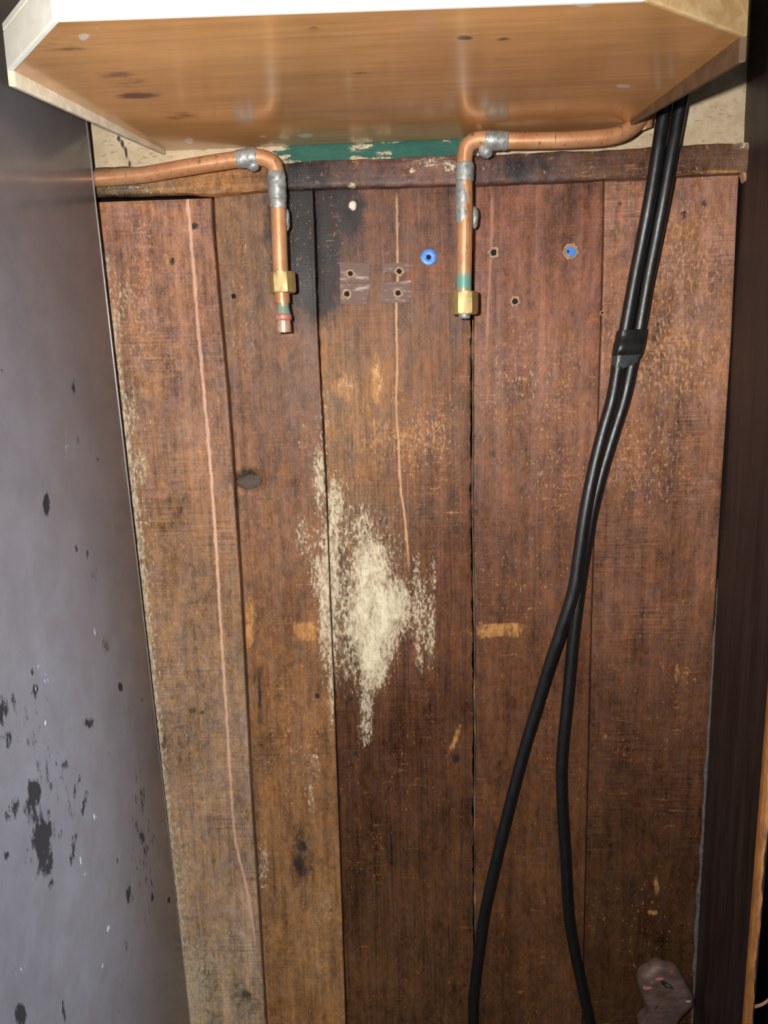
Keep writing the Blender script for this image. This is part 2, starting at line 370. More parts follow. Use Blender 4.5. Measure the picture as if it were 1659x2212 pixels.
BLACK = [(646, 480, 56, 170, 1.25), (700, 430, 60, 60, 1.1), (735, 460, 50, 100, .80), (706, 570, 30, 120, .95), (668, 620, 40, 80, .74), (540, 1030, 42, 22, .62), (625, 760, 14, 120, .40), (1180, 440, 60, 50, .40), (1235, 450, 16, 60, .36), (720, 660, 30, 90, .36), (650, 1840, 26, 85, .56),
         (656, 1832, 8, 12, .85), (575, 430, 30, 60, .40), (600, 700, 14, 150, .30), (1000, 860, 5, 40, .5), (561, 1500, 5, 60, .75), (757, 1510, 5, 5, .9), (686, 1503, 5, 5, .9), (768, 1628, 6, 8, .8), (985, 1640, 8, 9, .8), (520, 1030, 20, 90, .3),
         (590, 880, 10, 120, .30), (660, 900, 14, 160, .30), (880, 1250, 25, 200, .22), (945, 1450, 60, 200, .22), (420, 488, 7, 7, .9), (372, 565, 6, 9, .9), (1522, 440, 8, 10, .75), (1478, 463, 8, 10, .75), (1340, 440, 8, 8, .7), (435, 1540, 6, 6, .8), (415, 1535, 7, 8, .7), (375, 1508, 12, 7, .6), (525, 2150, 26, 18, .55), (480, 2030, 10, 8, .4), (1080, 1647, 6, 7, .6), (1430, 1990, 30, 20, .35), (1365, 1910, 16, 26, .5), (1450, 1810, 60, 40, .3)]
CHIPS = [(1490, 560, 120, 150, .40), (1450, 760, 150, 160, .40), (1400, 980, 140, 160, .33), (1130, 840, 120, 140, .30), (1180, 1000, 120, 160, .26), (920, 950, 90, 110, .34), (300, 700, 60, 250, .30), (380, 1400, 100, 300, .26), (640, 560, 60, 120, .20), (1100, 1250, 120, 160, .24), (1420, 1500, 130, 200, .20), (520, 640, 50, 200, .26), (620, 1600, 80, 300, .24), (850, 1700, 130, 300, .14), (1150, 1800, 100, 300, .16), (1400, 2000, 100, 200, .20)]
LEFT_EDGE = [(218, 560), (250, 800), (285, 1060), (318, 1380), (345, 1640), (375, 1900), (410, 2200)]

def wl(pts): return [tuple(at_y(a, b, 0)[[0, 2]]) for a, b in pts]
L0_GLINT = wl([(402, 405), (409, 480), (419, 600), (432, 760), (447, 920), (458, 1050), (467, 1180), (474, 1310), (482, 1440), (490, 1560), (497, 1680), (506, 1790), (524, 1880), (545, 1990), (556, 2080)])  # pale streak: flash light thrown back by the metal, painted into the wood colour
L2 = wl([(857, 412), (858, 500), (859, 560), (856, 690), (858, 780), (856, 880), (861, 960), (864, 1040), (872, 1100), (880, 1180), (886, 1260)])
L3 = wl([(1063, 412), (1062, 500), (1058, 600), (1054, 680), (1050, 790)])
m_wood = [
 wood_mat('stained_wood_lighter', [(L0_GLINT, .0027, (.74, .45, .32), .85)], rough=.47, saw=.34, seed=0, spec=.18),
 wood_mat('stained_wood_charred', (), rough=.45, saw=.12, seed=31, spec=.2),
 wood_mat('stained_wood_worn', [(L2, .0019, (.62, .36, .20), .9)], rough=.48, saw=.18, seed=57, spec=.2, fibk=.34),
 wood_mat('stained_wood_red', [(L3, .0022, (.40, .22, .15), .75)], rough=.48, saw=.14, seed=83, spec=.2),
 wood_mat('stained_wood_sawn', (), rough=.45, saw=.42, seed=113, spec=.2),
]
def wob(v, s): return np.sin(v*s)+.6*np.sin(v*s*2.3+1.1)+.4*np.sin(v*s*5.1+2.7)
def plank(i, kl, kr, gl, gr, ztop, jl=0.0, jr=0.0, tilt=0.0):
    nz, nx = 440, 60
    z = np.linspace(.004, ztop, nz); xl = seam_x(kl, z)+gl/2; xr = seam_x(kr, z)-gr/2
    j1 = np.convolve(RNG.normal(0, 1, nz+8), np.ones(3)/3, 'same')[4:-4]; j2 = np.convolve(RNG.normal(0, 1, nz+8), np.ones(3)/3, 'same')[4:-4]
    xl = xl+j1*jl; xr = xr+j2*jr
    e = np.array([0, .0015, .005]); u = np.concatenate([e, np.linspace(.012, .988, nx-6), 1-e[::-1]])
    X = xl[:, None]+(xr-xl)[:, None]*u[None, :]; Z = np.repeat(z[:, None], nx, 1)
    Y = -.0003*wob(X*1.0+i, 60)-.0004*wob(Z+i*.3, 14)+tilt*(u[None, :]-.5)
    edge = np.array([.0022, .0009, .0002]); Y[:, :3] += edge; Y[:, -3:] += edge[::-1]
    Y[-1, :] += .0012; Y[0, :] += .0012
    P = np.stack([X, Y, Z], -1).reshape(-1, 3)
    px, py = project(P)
    # gouges and knots are pressed into the board
    for (cx, cy, rx, ry, dp) in GOUGE:
        q = ((px-cx)/rx)**2+((py-cy)/ry)**2; P[:, 1] += dp*np.exp(-q**2)
    B = P[[k for k in range(nx)]+[(nz-1)*nx+k for k in range(nx)]].copy()
    idx = np.arange(nz*nx).reshape(nz, nx)
    f = np.stack([idx[:-1, :-1], idx[:-1, 1:], idx[1:, 1:], idx[1:, :-1]], -1).reshape(-1, 4).tolist()
    loop = list(idx[0, :])+list(idx[1:, -1])+list(idx[-1, ::-1][1:])+list(idx[::-1, 0][1:-1])
    bk = P[loop].copy(); bk[:, 1] = .019; n0 = len(P); Pn = np.vstack([P, bk]); m = len(loop)
    f += [[loop[k], n0+k, n0+(k+1) % m, loop[(k+1) % m]] for k in range(m)]
    f.append([n0+k for k in range(m)])
    me = bpy.data.meshes.new('plank'); me.from_pydata(Pn.tolist(), [], f); me.update()
    px, py = project(Pn); set_col(me, 'tone', tones(px, py, TONE[i]))
    cr = fld(px, py, CREAM)
    if i == 0: cr = np.maximum(cr, path_fld(px, py, LEFT_EDGE, 22, .50)); cr = np.maximum(cr, path_fld(px, py, LEFT_EDGE, 55, .30))
    set_col(me, 'mask', np.stack([cr, fld(px, py, ORANGE), fld(px, py, BLACK), fld(px, py, CHIPS)], -1))
    o = link('plank', me, m_wood[i], wall, True); me.set_sharp_from_angle(angle=math.radians(50)); return centre(o)
GOUGE = [(536, 1040, 34, 18, .006), (654, 1832, 7, 10, .003), (525, 2150, 24, 14, .0015), (378, 1508, 12, 6, .001), (561, 1450, 4, 5, .002)]
Z_CAPB = at_y(900, 402, 0)[2]
z_of = lambda px, py: at_y(px, py, 0)[2]
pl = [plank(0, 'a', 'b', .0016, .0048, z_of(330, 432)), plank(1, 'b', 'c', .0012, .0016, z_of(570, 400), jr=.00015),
      plank(2, 'c', 'd', .0014, .0036, z_of(850, 395), .00035, .0009), plank(3, 'd', 'e', .0022, .0010, z_of(1160, 385), .0004, .0001), plank(4, 'e', 'f', .0008, .0022, z_of(1450, 370))]

# grey crumbling filler lying in the wide seam beside the right pipe
m_fill = simple_mat('grey_seam_filler', (.10, .085, .072), .8, var=.6, sc=150, rgb2=(.34, .22, .13), stretch=(1, 1, .3), bump=.5)
zz = np.linspace(.05, Z_CAPB-.02, 160); xs = seam_x('d', zz)
fv, ff = [], []
for k, (z, x) in enumerate(zip(zz, xs)):
    w = .0004+.0008*max(0, math.sin(k*.37)+.6*math.sin(k*1.13)); y = .0045+.002*math.sin(k*.43)
    fv += [(x-w+.0003, y+.004, z), (x-w*.5+.0003, y, z), (x+w*.6+.0005, y, z), (x+w+.0005, y+.004, z)]
    if k: ff += [[4*k-4+j, 4*k-3+j, 4*k+1+j, 4*k+j] for j in range(3)]
tag(mesh('seam_filler', fv, ff, m_fill, wall, True), 'grey crumbling filler in the seam')

# plaster above the rail, with flaking green paint along its foot
def plaster_mat():
    t = NT('old_plaster'); n = t.noise(40, detail=7, rough=.7); g = t.noise(300, .4, 1, 1, detail=4, off=4); q = t.noise(120, .35, 1, 1, detail=6, rough=.7, off=9)
    ma = t.attr('mask'); sp = t.n.new('ShaderNodeSeparateColor'); t.l(ma.outputs['Color'], sp.inputs[0])
    col = t.mix(t.ramp(n, .3, .7), (.50, .37, .23), (.66, .53, .36)); col = t.mix(t.ramp(g, .55, .72), col, (.36, .26, .15))
    col = t.mix(t.thresh(q, sp.outputs[0], .05), col, t.mix(g, (.008, .065, .05), (.03, .14, .10)))
    col = t.mix(t.thresh(n, sp.outputs[1], .1), col, (.05, .045, .04))
    t.bump(t.math('ADD', n, t.math('MULTIPLY', g, .4)), .6, .002); return t.out(col, .75)
x0, x1, z0, z1 = -.46, .346, at_y(1000, 350, 0)[2]-.01, at_y(800, 0, 0)[2]+.35
nx, nz = 260, 130
gx, gz = np.meshgrid(np.linspace(x0, x1, nx), z0+(z1-z0)*np.linspace(0, 1, nz)**1.8)
P = np.stack([gx, .001+.0008*wob(gx, 30)+.0006*wob(gz+gx*.3, 55), gz], -1).reshape(-1, 3)
idx = np.arange(nx*nz).reshape(nz, nx); f = np.stack([idx[:-1, :-1], idx[:-1, 1:], idx[1:, 1:], idx[1:, :-1]], -1).reshape(-1, 4).tolist()
loop = list(idx[0, :])+list(idx[1:, -1])+list(idx[-1, ::-1][1:])+list(idx[::-1, 0][1:-1]); bk = P[loop].copy(); bk[:, 1] = .0195
n0 = len(P); m = len(loop); P = np.vstack([P, bk]); f += [[loop[k], n0+k, n0+(k+1) % m, loop[(k+1) % m]] for k in range(m)]; f.append([n0+k for k in range(m)])
me = bpy.data.meshes.new('plaster'); me.from_pydata(P.tolist(), [], f); me.update(); px, py = project(P)
gr = np.maximum(fld(px, py, [(690, 325, 80, 30, 1.0), (800, 325, 140, 28, .60), (920, 320, 100, 30, .92), (985, 320, 30, 20, .9), (700, 290, 250, 30, .5)]), 0)
dk = np.maximum(path_fld(px, py, [(255, 295), (272, 325), (280, 358)], 4, .9), path_fld(px, py, [(1540, 215), (1560, 232), (1592, 268)], 3, .5))
set_col(me, 'mask', np.stack([gr, dk, dk*0], -1))
o = link('plaster', me, plaster_mat(), wall, True); me.set_sharp_from_angle(angle=math.radians(50)); tag(centre(o), 'cream plaster with flaking green paint')

# ------------------------------------------------------------------ rail capping the planks
CT = [(60, 371), (200, 362), (400, 357), (620, 351), (829, 341), (1000, 336), (1300, 324), (1500, 312), (1622, 305)]
CB = [(60, 428), (200, 421), (400, 417), (460, 420), (620, 407), (829, 402), (1100, 395), (1394, 383), (1622, 370)]
def rail():
    n = 420; y = -.014
    A = np.array([at_y(a, b, y) for a, b in CT]); B = np.array([at_y(a, b, y) for a, b in CB])
    x = np.linspace(A[0, 0], A[-1, 0], n); zt = np.interp(x, A[:, 0], A[:, 2])+.0005*wob(x, 55); zb = np.interp(x, B[:, 0], B[:, 2])+.0003*wob(x, 70)
    rows = []
    for (f_, yo) in ((0, .013), (0, .0012), (.05, 0), (.2, -.0004), (.35, -.0006), (.5, -.0007), (.65, -.0006), (.8, -.0004), (.95, 0), (1, .0012), (1, .0128)):
        rows.append(np.stack([x, np.full(n, y+yo)+.0002*wob(x+f_, 90), zb+(zt-zb)*f_], -1))
    P = np.array(rows); R = len(rows); idx = np.arange(R*n).reshape(R, n)
    f = np.stack([idx[:-1, :-1], idx[:-1, 1:], idx[1:, 1:], idx[1:, :-1]], -1).reshape(-1, 4).tolist()
    f.append(idx[:, 0].tolist()); f.append(idx[::-1, -1].tolist())
    me = bpy.data.meshes.new('trim_1'); me.from_pydata(P.reshape(-1, 3).tolist(), [], f); me.update()
    Q = P.reshape(-1, 3); px, py = project(Q)
    set_col(me, 'tone', tones(px, py, [(230, 405, (84, 67, 52)), (380, 400, (103, 73, 50)), (470, 395, (142, 90, 53)), (540, 395, (103, 67, 41)), (650, 380, (43, 36, 39)), (740, 370, (76, 53, 48)), (850, 365, (82, 53, 48)), (950, 360, (95, 64, 55)), (1050, 365, (76, 48, 43)),
                                         (1150, 350, (64, 48, 48)), (1280, 345, (76, 50, 40)), (1450, 340, (79, 50, 40)), (1560, 330, (83, 57, 45))], sx=60, sy=60))
    cr = fld(px, py, [(940, 350, 50, 12, .42), (975, 358, 20, 20, .45), (320, 405, 70, 12, .35), (760, 402, 8, 4, .9), (890, 370, 5, 4, .9), (1610, 312, 30, 10, .5)])
    og = np.maximum(fld(px, py, [(480, 402, 80, 10, .55), (850, 345, 250, 5, .42), (1330, 325, 200, 5, .36), (1560, 372, 70, 6, .8), (1545, 308, 60, 8, .5), (700, 408, 90, 4, .4)]), 0)
    bl = fld(px, py, [(655, 378, 70, 34, .85), (560, 385, 40, 22, .45), (1130, 362, 70, 30, .62), (1010, 390, 300, 8, .35), (250, 420, 90, 8, .5)])
    set_col(me, 'mask', np.stack([cr, og, bl, .18+0*cr], -1))
    o = link('trim_1', me, wood_mat('stained_rail_wood', (), rough=.45, vertical=False, saw=.05, seed=140, spec=.2), None, True); me.set_sharp_from_angle(angle=math.radians(50))
    return tag(centre(o), 'dark stained rail capping the planks', kind='structure')
cap = rail()
# splintered end of the rail
e0, e1 = at_y(1590, 366, -.013), at_y(1622, 400, -.013)
m_raw = simple_mat('raw_split_wood', (.42, .26, .12), .7, var=.4, sc=120, stretch=(1, 1, .15), bump=.5)
prism('splintered_end', [at_y(1592, 372, -.0005), at_y(1618, 370, -.0005), at_y(1619, 388, -.0005), at_y(1610, 401, -.0005), at_y(1600, 396, -.0005), at_y(1597, 384, -.0005)], (0, -.012, 0), m_raw, cap, .001)

# ------------------------------------------------------------------ board standing out from the wall on the right
cA, cB = at_y(1599, 430, 0), at_y(1500, 2150, 0)
def wr_x(z): return cA[0]+(cB[0]-cA[0])*(z-cA[2])/(cB[2]-cA[2])
nrm = np.cross(cB-cA, np.array([0, 1.0, 0])); nrm /= np.linalg.norm(nrm)
fA, fB = at_plane(1655, 1600, cA, nrm), at_plane(1608, 2212, cA, nrm)
def wr_y(z): return fA[1]+(fB[1]-fA[1])*(z-fA[2])/(fB[2]-fA[2])
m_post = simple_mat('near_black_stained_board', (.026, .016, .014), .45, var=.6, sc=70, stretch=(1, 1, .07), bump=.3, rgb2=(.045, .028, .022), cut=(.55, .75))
zz = np.linspace(.003, 1.9, 90); nd = 24; TH = .009
fv = []; ff = []
for i, z in enumerate(zz):
    for j in range(nd):
        y = .0185+(wr_y(z)-.0185)*j/(nd-1); fv.append((wr_x(z)+.0005*math.sin(z*23+j)+(.0006 if j == nd-1 else 0), y, z))
    for j in range(nd): y = .0185+(wr_y(z)-.0185)*(nd-1-j)/(nd-1); fv.append((wr_x(z)+TH, y, z))
R = 2*nd
for i in range(len(zz)-1):
    for j in range(R): ff.append([i*R+j, i*R+(j+1) % R, (i+1)*R+(j+1) % R, (i+1)*R+j])
ff.append(list(range(R))[::-1]); ff.append([(len(zz)-1)*R+j for j in range(R)])
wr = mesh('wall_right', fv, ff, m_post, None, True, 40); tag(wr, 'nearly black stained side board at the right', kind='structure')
# its front edge, worn back to raw orange wood
fv = []; ff = []; zz = np.linspace(.01, 1.85, 300)
for i, z in enumerate(zz):
    w = TH*(.86+.08*math.sin(i*.35)+.05*math.sin(i*1.3)+random.uniform(-.04, .04)); d = .0012+.0008*abs(math.sin(i*.5)); x = wr_x(z)-.0006; y = wr_y(z)
    fv += [(x, y+.004, z), (x+.0003, y-d*.6, z), (x+w*.5, y-d-.0004, z), (x+w*.93, y-d-.0004, z), (x+w, y+.003, z)]
    if i: ff += [[5*i-5+j, 5*i-4+j, 5*i+1+j, 5*i+j] for j in range(4)]
m_edge = simple_mat('worn_orange_edge', (.34, .135, .035), .6, var=.45, sc=90, stretch=(1, 1, .2), bump=.5, rgb2=(.10, .05, .03), cut=(.56, .72))
tag(mesh('worn_edge', fv, ff, m_edge, wr, False), 'raw orange worn front edge')
sp0 = at_plane(1611, 2176, cA+np.array([TH*.5, 0, 0]), nrm)
spl = [sp0, sp0+np.array([.006, -.004, .0045]), sp0+np.array([.014, -.008, .012]), sp0+np.array([.024, -.010, .026]), sp0+np.array([.030, -.010, .038])]
tube('splinter', catmull(spl, 6), [.0022*(1-.6*k/24) for k in range(25)], simple_mat('splinter_wood', (.40, .22, .12), .6), wr, 8)
# grey bead of caulk in the corner
fv = []; ff = []; zz = np.linspace(.02, at_y(1540, 1250, 0)[2], 150)
for i, z in enumerate(zz):
    w = .0042+.0010*math.sin(i*.7)+random.uniform(-.0004, .0004); x = wr_x(z); fade = min(1, (len(zz)-1-i)/40+.15); w *= fade
    fv += [(x-w, .0002, z), (x-w*.5, -.0014*fade, z), (x-.0002, -.0020*fade, z), (x+.0006, .0002, z)]
    if i: ff += [[4*i-4+j, 4*i-3+j, 4*i+1+j, 4*i+j] for j in range(3)]
tag(mesh('corner_bead', fv, ff, simple_mat('grey_caulk', (.105, .095, .085), .6, var=.5, sc=200, bump=.4), wr, True), 'grey bead of caulk in the corner')

# ------------------------------------------------------------------ metal cabinet on the left
lA, lB = at_y(233, 435, 0), at_y(368, 1780, 0)
pn = np.cross(lB-lA, np.array([0, 1.0, 0])); pn /= np.linalg.norm(pn)
if pn[0] < 0: pn = -pn
eA, eB = at_plane(205, 430, lA, pn), at_plane(410, 2212, lA, pn)
def pc_x(z): return lA[0]+(lB[0]-lA[0])*(z-lA[2])/(lB[2]-lA[2])
def pc_y(z): return min(-.004, eA[1]+(eB[1]-eA[1])*(z-eA[2])/(eB[2]-eA[2]))
YF, ZT, ZBOT = -.74, 1.95, .012
def cab_mat():
    t = NT('brown_grey_enamel'); n = t.noise(26, 1, 1, .8, detail=6, rough=.7); q = t.noise(130, 1, 1, .45, detail=7, rough=.72, off=5); g = t.noise(900, 1, 1, .15, detail=2, off=8)
    ma = t.attr('mask'); sp = t.n.new('ShaderNodeSeparateColor'); t.l(ma.outputs['Color'], sp.inputs[0])
    col = t.mix(t.ramp(n, .3, .7), (.088, .074, .071), (.110, .094, .091))
    st = t.thresh(q, t.math('MULTIPLY', sp.outputs[0], 1.18), .06); wh = t.thresh(t.noise(420, 1, 1, .3, detail=3, off=12), sp.outputs[1], .03)
    col = t.mix(t.math('MULTIPLY', st, .95), col, (.012, .009, .008)); col = t.mix(wh, col, (.34, .32, .31))
    r = t.ramp(n, .3, .7, .45, .48, False); r = t.math('MULTIPLY_ADD', st, .3, r)
    t.bump(t.math('MULTIPLY', st, 1.0), .12, .0006); return t.out(col, r, 0.0, t.math('MULTIPLY_ADD', st, -.5, .6), t.math('MULTIPLY_ADD', st, -.5, .6), .14)
m_cab = cab_mat(); m_steel = simple_mat('bare_steel_edge', (.55, .57, .60), .35, .8, var=.15); m_cabd = simple_mat('dark_cabinet_metal', (.06, .055, .056), .35, .3, var=.15)
cab = empty('metal_cabinet', (pc_x(0)-.25, -.38, 0))
tag(cab, 'tall glossy brown-grey metal cabinet with dark smears, left of the plank wall', 'cabinet')
ny, nz = 200, 400
fv = []
for z in np.linspace(ZBOT, ZT, nz):
    ye = pc_y(z)
    for j in range(ny): fv.append((pc_x(z), ye+(YF-ye)*j/(ny-1), z))
P = np.array(fv); idx = np.arange(ny*nz).reshape(nz, ny)
f = np.stack([idx[:-1, :-1], idx[1:, :-1], idx[1:, 1:], idx[:-1, 1:]], -1).reshape(-1, 4).tolist()
loop = list(idx[0, :])+list(idx[1:, -1])+list(idx[-1, ::-1][1:])+list(idx[::-1, 0][1:-1]); bk = P[loop].copy(); bk[:, 0] -= .0012; n0 = len(P); m = len(loop)
P = np.vstack([P, bk]); f += [[loop[k], loop[(k+1) % m], n0+(k+1) % m, n0+k] for k in range(m)]; f.append([n0+k for k in range(m)])
me = bpy.data.meshes.new('side_panel'); me.from_pydata(P.tolist(), [], f); me.update(); px, py = project(P)
SM = [(110, 1740, 80, 170, .30), (310, 1830, 40, 170, .30), (60, 1560, 70, 90, .26), (280, 1500, 50, 200, .20), (95, 1840, 26, 60, .55), (70, 1740, 24, 50, .5), (90, 1810, 20, 36, .82, 10), (75, 1715, 16, 34, .72), (85, 1765, 14, 40, .5), (108, 1870, 8, 30, .6), (30, 1745, 14, 30, .52), (20, 1760, 16, 20, .5), (190, 1562, 12, 14, .6), (260, 1483, 5, 9, .85), (100, 1090, 7, 24, .75), (75, 1490, 6, 12, .85), (70, 1450, 4, 10, .7),
      (5, 1535, 14, 30, .62), (30, 1510, 10, 22, .46), (15, 1600, 16, 24, .5), (160, 840, 12, 20, .36), (165, 945, 7, 24, .48), (228, 1395, 9, 22, .5), (110, 1700, 40, 90, .30), (140, 1650, 8, 14, .5), (165, 1700, 6, 40, .46, 12), (180, 1740, 6, 60, .45, 14), (160, 1830, 7, 45, .5, 10), (110, 1910, 7, 16, .6, 25),
      (300, 1720, 18, 50, .34), (310, 1820, 12, 40, .36), (280, 1930, 10, 26, .46), (320, 1990, 10, 40, .30), (220, 1600, 40, 200, .16), (45, 2190, 12, 26, .66), (140, 2180, 10, 30, .45), (250, 2150, 20, 60, .26), (205, 1240, 12, 40, .32), (210, 1000, 8, 14, .4), (5, 805, 5, 8, .7), (190, 1195, 5, 12, .5), (165, 1185, 5, 12, .5), (185, 645, 22, 6, .3, 40), (160, 770, 8, 12, .3), (330, 1940, 5, 14, .5), (365, 1945, 4, 9, .6), (60, 1840, 5, 9, .6), (15, 1845, 6, 10, .6), (255, 1860, 8, 10, .4), (275, 2040, 5, 16, .4)]
WH = [(175, 1858, 3, 8, .8), (182, 1887, 3, 7, .7), (232, 2005, 4, 8, .6), (222, 2088, 3, 6, .8), (205, 1372, 2, 22, .6), (98, 1565, 4, 12, .5), (145, 970, 3, 40, .4), (258, 1240, 5, 20, .35), (205, 1765, 3, 6, .7), (120, 1640, 60, 3, .4, 45), (40, 2100, 40, 4, .4, -50), (90, 1450, 30, 60, .22), (110, 735, 4, 16, .4)]
set_col(me, 'mask', np.stack([fld(px, py, SM), fld(px, py, WH), 0*px], -1))
o = link('side_panel', me, m_cab, cab, False); centre(o)
zs = np.linspace(ZBOT, ZT, 40)
fv = []; ff = []
for i, z in enumerate(zs):
    x, y = pc_x(z), pc_y(z); fv += [(x-.0013, y, z), (x+.0004, y, z), (x+.0007, y+.0012, z), (x+.0001, y+.0024, z), (x-.0013, y+.0024, z)]
    if i: ff += [[5*i-5+j, 5*i-5+(j+1) % 5, 5*i+(j+1) % 5, 5*i+j] for j in range(5)]
ff.append([0, 1, 2, 3, 4]); ff.append([5*39+j for j in range(5)][::-1])
tag(mesh('edge_strip', fv, ff, m_steel, cab, False), 'thin bright steel edge')
body = prism('body', [(pc_x(ZBOT)-.0014, YF, ZBOT), (pc_x(ZBOT)-.0014, pc_y(ZBOT)-.02, ZBOT), (pc_x(ZBOT)-.5, pc_y(ZBOT)-.02, ZBOT), (pc_x(ZBOT)-.5, YF, ZBOT)], (pc_x(ZT)-pc_x(ZBOT), 0, ZT-ZBOT), m_cabd, cab, .004)
box('plinth', (pc_x(0)-.48, YF+.03, .0005), (pc_x(0)-.02, pc_y(0)-.05, ZBOT), m_cabd, cab)

# ------------------------------------------------------------------ wooden shelf at the top
ZB = at_y(680, 313, -.002)[2]
q = lambda a, b: at_z(a, b, ZB)
OUT = [q(356, 324), q(30, 153), q(128, 48), q(1390, 5), q(1598, 81), q(1352, 256)]
def shelf_mat():
    t = NT('varnished_underside'); fib = t.noise(160, .03, 1, 1, detail=5, rough=.6); n = t.noise(9, .5, 1, 1, detail=5, rough=.6, off=2); w = t.noise(45, .3, 1, 1, detail=4, off=6)
    ma = t.attr('mask'); sp = t.n.new('ShaderNodeSeparateColor'); t.l(ma.outputs['Color'], sp.inputs[0])
    col = t.mix(t.ramp(n, .32, .68), (.47, .215, .068), (.62, .31, .105)); col = t.scale(col, t.math('ADD', t.ramp(fib, .3, .7, .86, 1.12, False), t.ramp(w, .3, .7, -.08, .08, False)))
    col = t.mix(t.thresh(w, sp.outputs[0], .08), col, (.70, .58, .46)); col = t.mix(t.thresh(w, sp.outputs[1], .1), col, (.05, .022, .012))
    t.bump(t.math('ADD', t.math('MULTIPLY', fib, .25), w), .05, .001); return t.out(col, .40, 0, .4, 1.0, .17)
def board_mat(name, a, b, v=False):
    t = NT(name); g = t.noise(70, .06, 1, 1, detail=6, rough=.65, dist=.5); g2 = t.noise(18, .2, 1, 1, detail=4, off=5)
    col = t.mix(t.ramp(g, .32, .68), a, b); col = t.scale(col, t.ramp(g2, .3, .7, .85, 1.1, False)); t.bump(g, .3, .001); return t.out(col, .5, 0, .4)
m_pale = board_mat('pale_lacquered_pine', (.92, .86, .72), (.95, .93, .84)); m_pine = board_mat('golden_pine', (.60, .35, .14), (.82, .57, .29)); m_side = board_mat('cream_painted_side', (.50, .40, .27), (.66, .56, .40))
m_sided = board_mat('brown_shaded_side_wood', (.10, .055, .03), (.15, .085, .045))  # brown wood, with the shade on the right board put into its colour
shelf = empty('wooden_shelf', ((OUT[2][0]+OUT[3][0])/2, -.15, ZB)); tag(shelf, 'chamfered pale-edged wooden shelf with glossy brown underside on the wall above the pipes', 'shelf')
HS = .027
OUT[0][1] = OUT[-1][1] = -.003
def inset(poly, d):
    n = len(poly); c = sum(poly)/n; out = []
    for i in range(n):
        a, b, e = poly[i-1][:2], poly[i][:2], poly[(i+1) % n][:2]
        u = (b-a)/np.linalg.norm(b-a); v = (e-b)/np.linalg.norm(e-b); nu = np.array([-u[1], u[0]]); nv = np.array([-v[1], v[0]])
        if np.dot(nu, c[:2]-b) < 0: nu = -nu
        if np.dot(nv, c[:2]-b) < 0: nv = -nv
        k = (nu+nv)/(1+np.dot(nu, nv)); out.append(np.array([*(b+k*d), poly[i][2]]))
    return out
IN = OUT; OUT = inset(IN, -.0045); INB = inset(IN, .0002); 
for pz in (IN, INB, OUT): pz[0][1] = pz[-1][1] = -.003
# underside panel as a painted grid clipped to the outline: triangle-fan of rows
def grid_poly(poly, n=150, th=.012):
    A, B = poly[0], poly[-1]          # back corners; rows run from back to front
    L = [poly[0], poly[1], poly[2]]; Rr = [poly[5], poly[4], poly[3]]
    def walk(c, y):
        ys = [p[1] for p in c]; return np.interp(-y, [-v for v in ys], [p[0] for p in c])
    y0 = min(A[1], B[1]); yl, yr = L[-1][1], Rr[-1][1]; vs = []
    for i in range(n):
        s = i/(n-1); YL = A[1]+(yl-A[1])*s; YR = B[1]+(yr-B[1])*s; xl, xr = walk(L, YL), walk(Rr, YR)
        for j in range(n): k = j/(n-1); vs.append((xl+(xr-xl)*k, YL+(YR-YL)*k, poly[0][2]))
    P = np.array(vs); idx = np.arange(n*n).reshape(n, n); f = np.stack([idx[:-1, :-1], idx[:-1, 1:], idx[1:, 1:], idx[1:, :-1]], -1).reshape(-1, 4)[:, ::-1].tolist()
    loop = list(idx[0, :])+list(idx[1:, -1])+list(idx[-1, ::-1][1:])+list(idx[::-1, 0][1:-1]); bk = P[loop].copy(); bk[:, 2] += th; n0 = len(P); m = len(loop)
    f += [[loop[k], loop[(k+1) % m], n0+(k+1) % m, n0+k] for k in range(m)]; f.append([n0+k for k in range(m)]); return np.vstack([P, bk]), f
P, f = grid_poly(INB)
me = bpy.data.meshes.new('underside_panel'); me.from_pydata(P.tolist(), [], f); me.update(); px, py = project(P)
chip = fld(px, py, [(1345, 185, 20, 5, .98, 4), (181, 81, 10, 7, .95, -15), (212, 62, 8, 6, .55), (409, 305, 10, 6, .9), (660, 294, 14, 5, .8), (1260, 10, 20, 5, .6), (568, 295, 6, 3, .7)])
drk = fld(px, py, [(1005, 81, 20, 5, .92), (1088, 84, 16, 5, .55, -12), (775, 158, 24, 4, .45), (680, 62, 20, 6, .4), (1290, 60, 14, 4, .4), (270, 180, 190, 30, .42, 30)])  # broad left-hand smear paints in the reflection of the dark cabinet panel
set_col(me, 'mask', np.stack([chip, drk, 0*px], -1)); o = link('underside_panel', me, shelf_mat(), shelf, False); centre(o)
def side(name, i, j, z0, z1, mat, jag=0):
    return prism(name, [np.array([*OUT[i][:2], z0]), np.array([*OUT[j][:2], z0]), np.array([*IN[j][:2], z0]), np.array([*IN[i][:2], z0])], (0, 0, z1-z0), mat, shelf, .0012)
tag(side('front_board', 2, 3, ZB-.0006, ZB+HS, m_pale), 'pale front edge board')
tag(side('corner_board', 1, 2, ZB-.0006, ZB+HS, m_pale), 'pale left corner edge board')
tag(side('corner_board', 3, 4, ZB-.0006, ZB+HS, m_pine), 'golden pine right corner edge board')
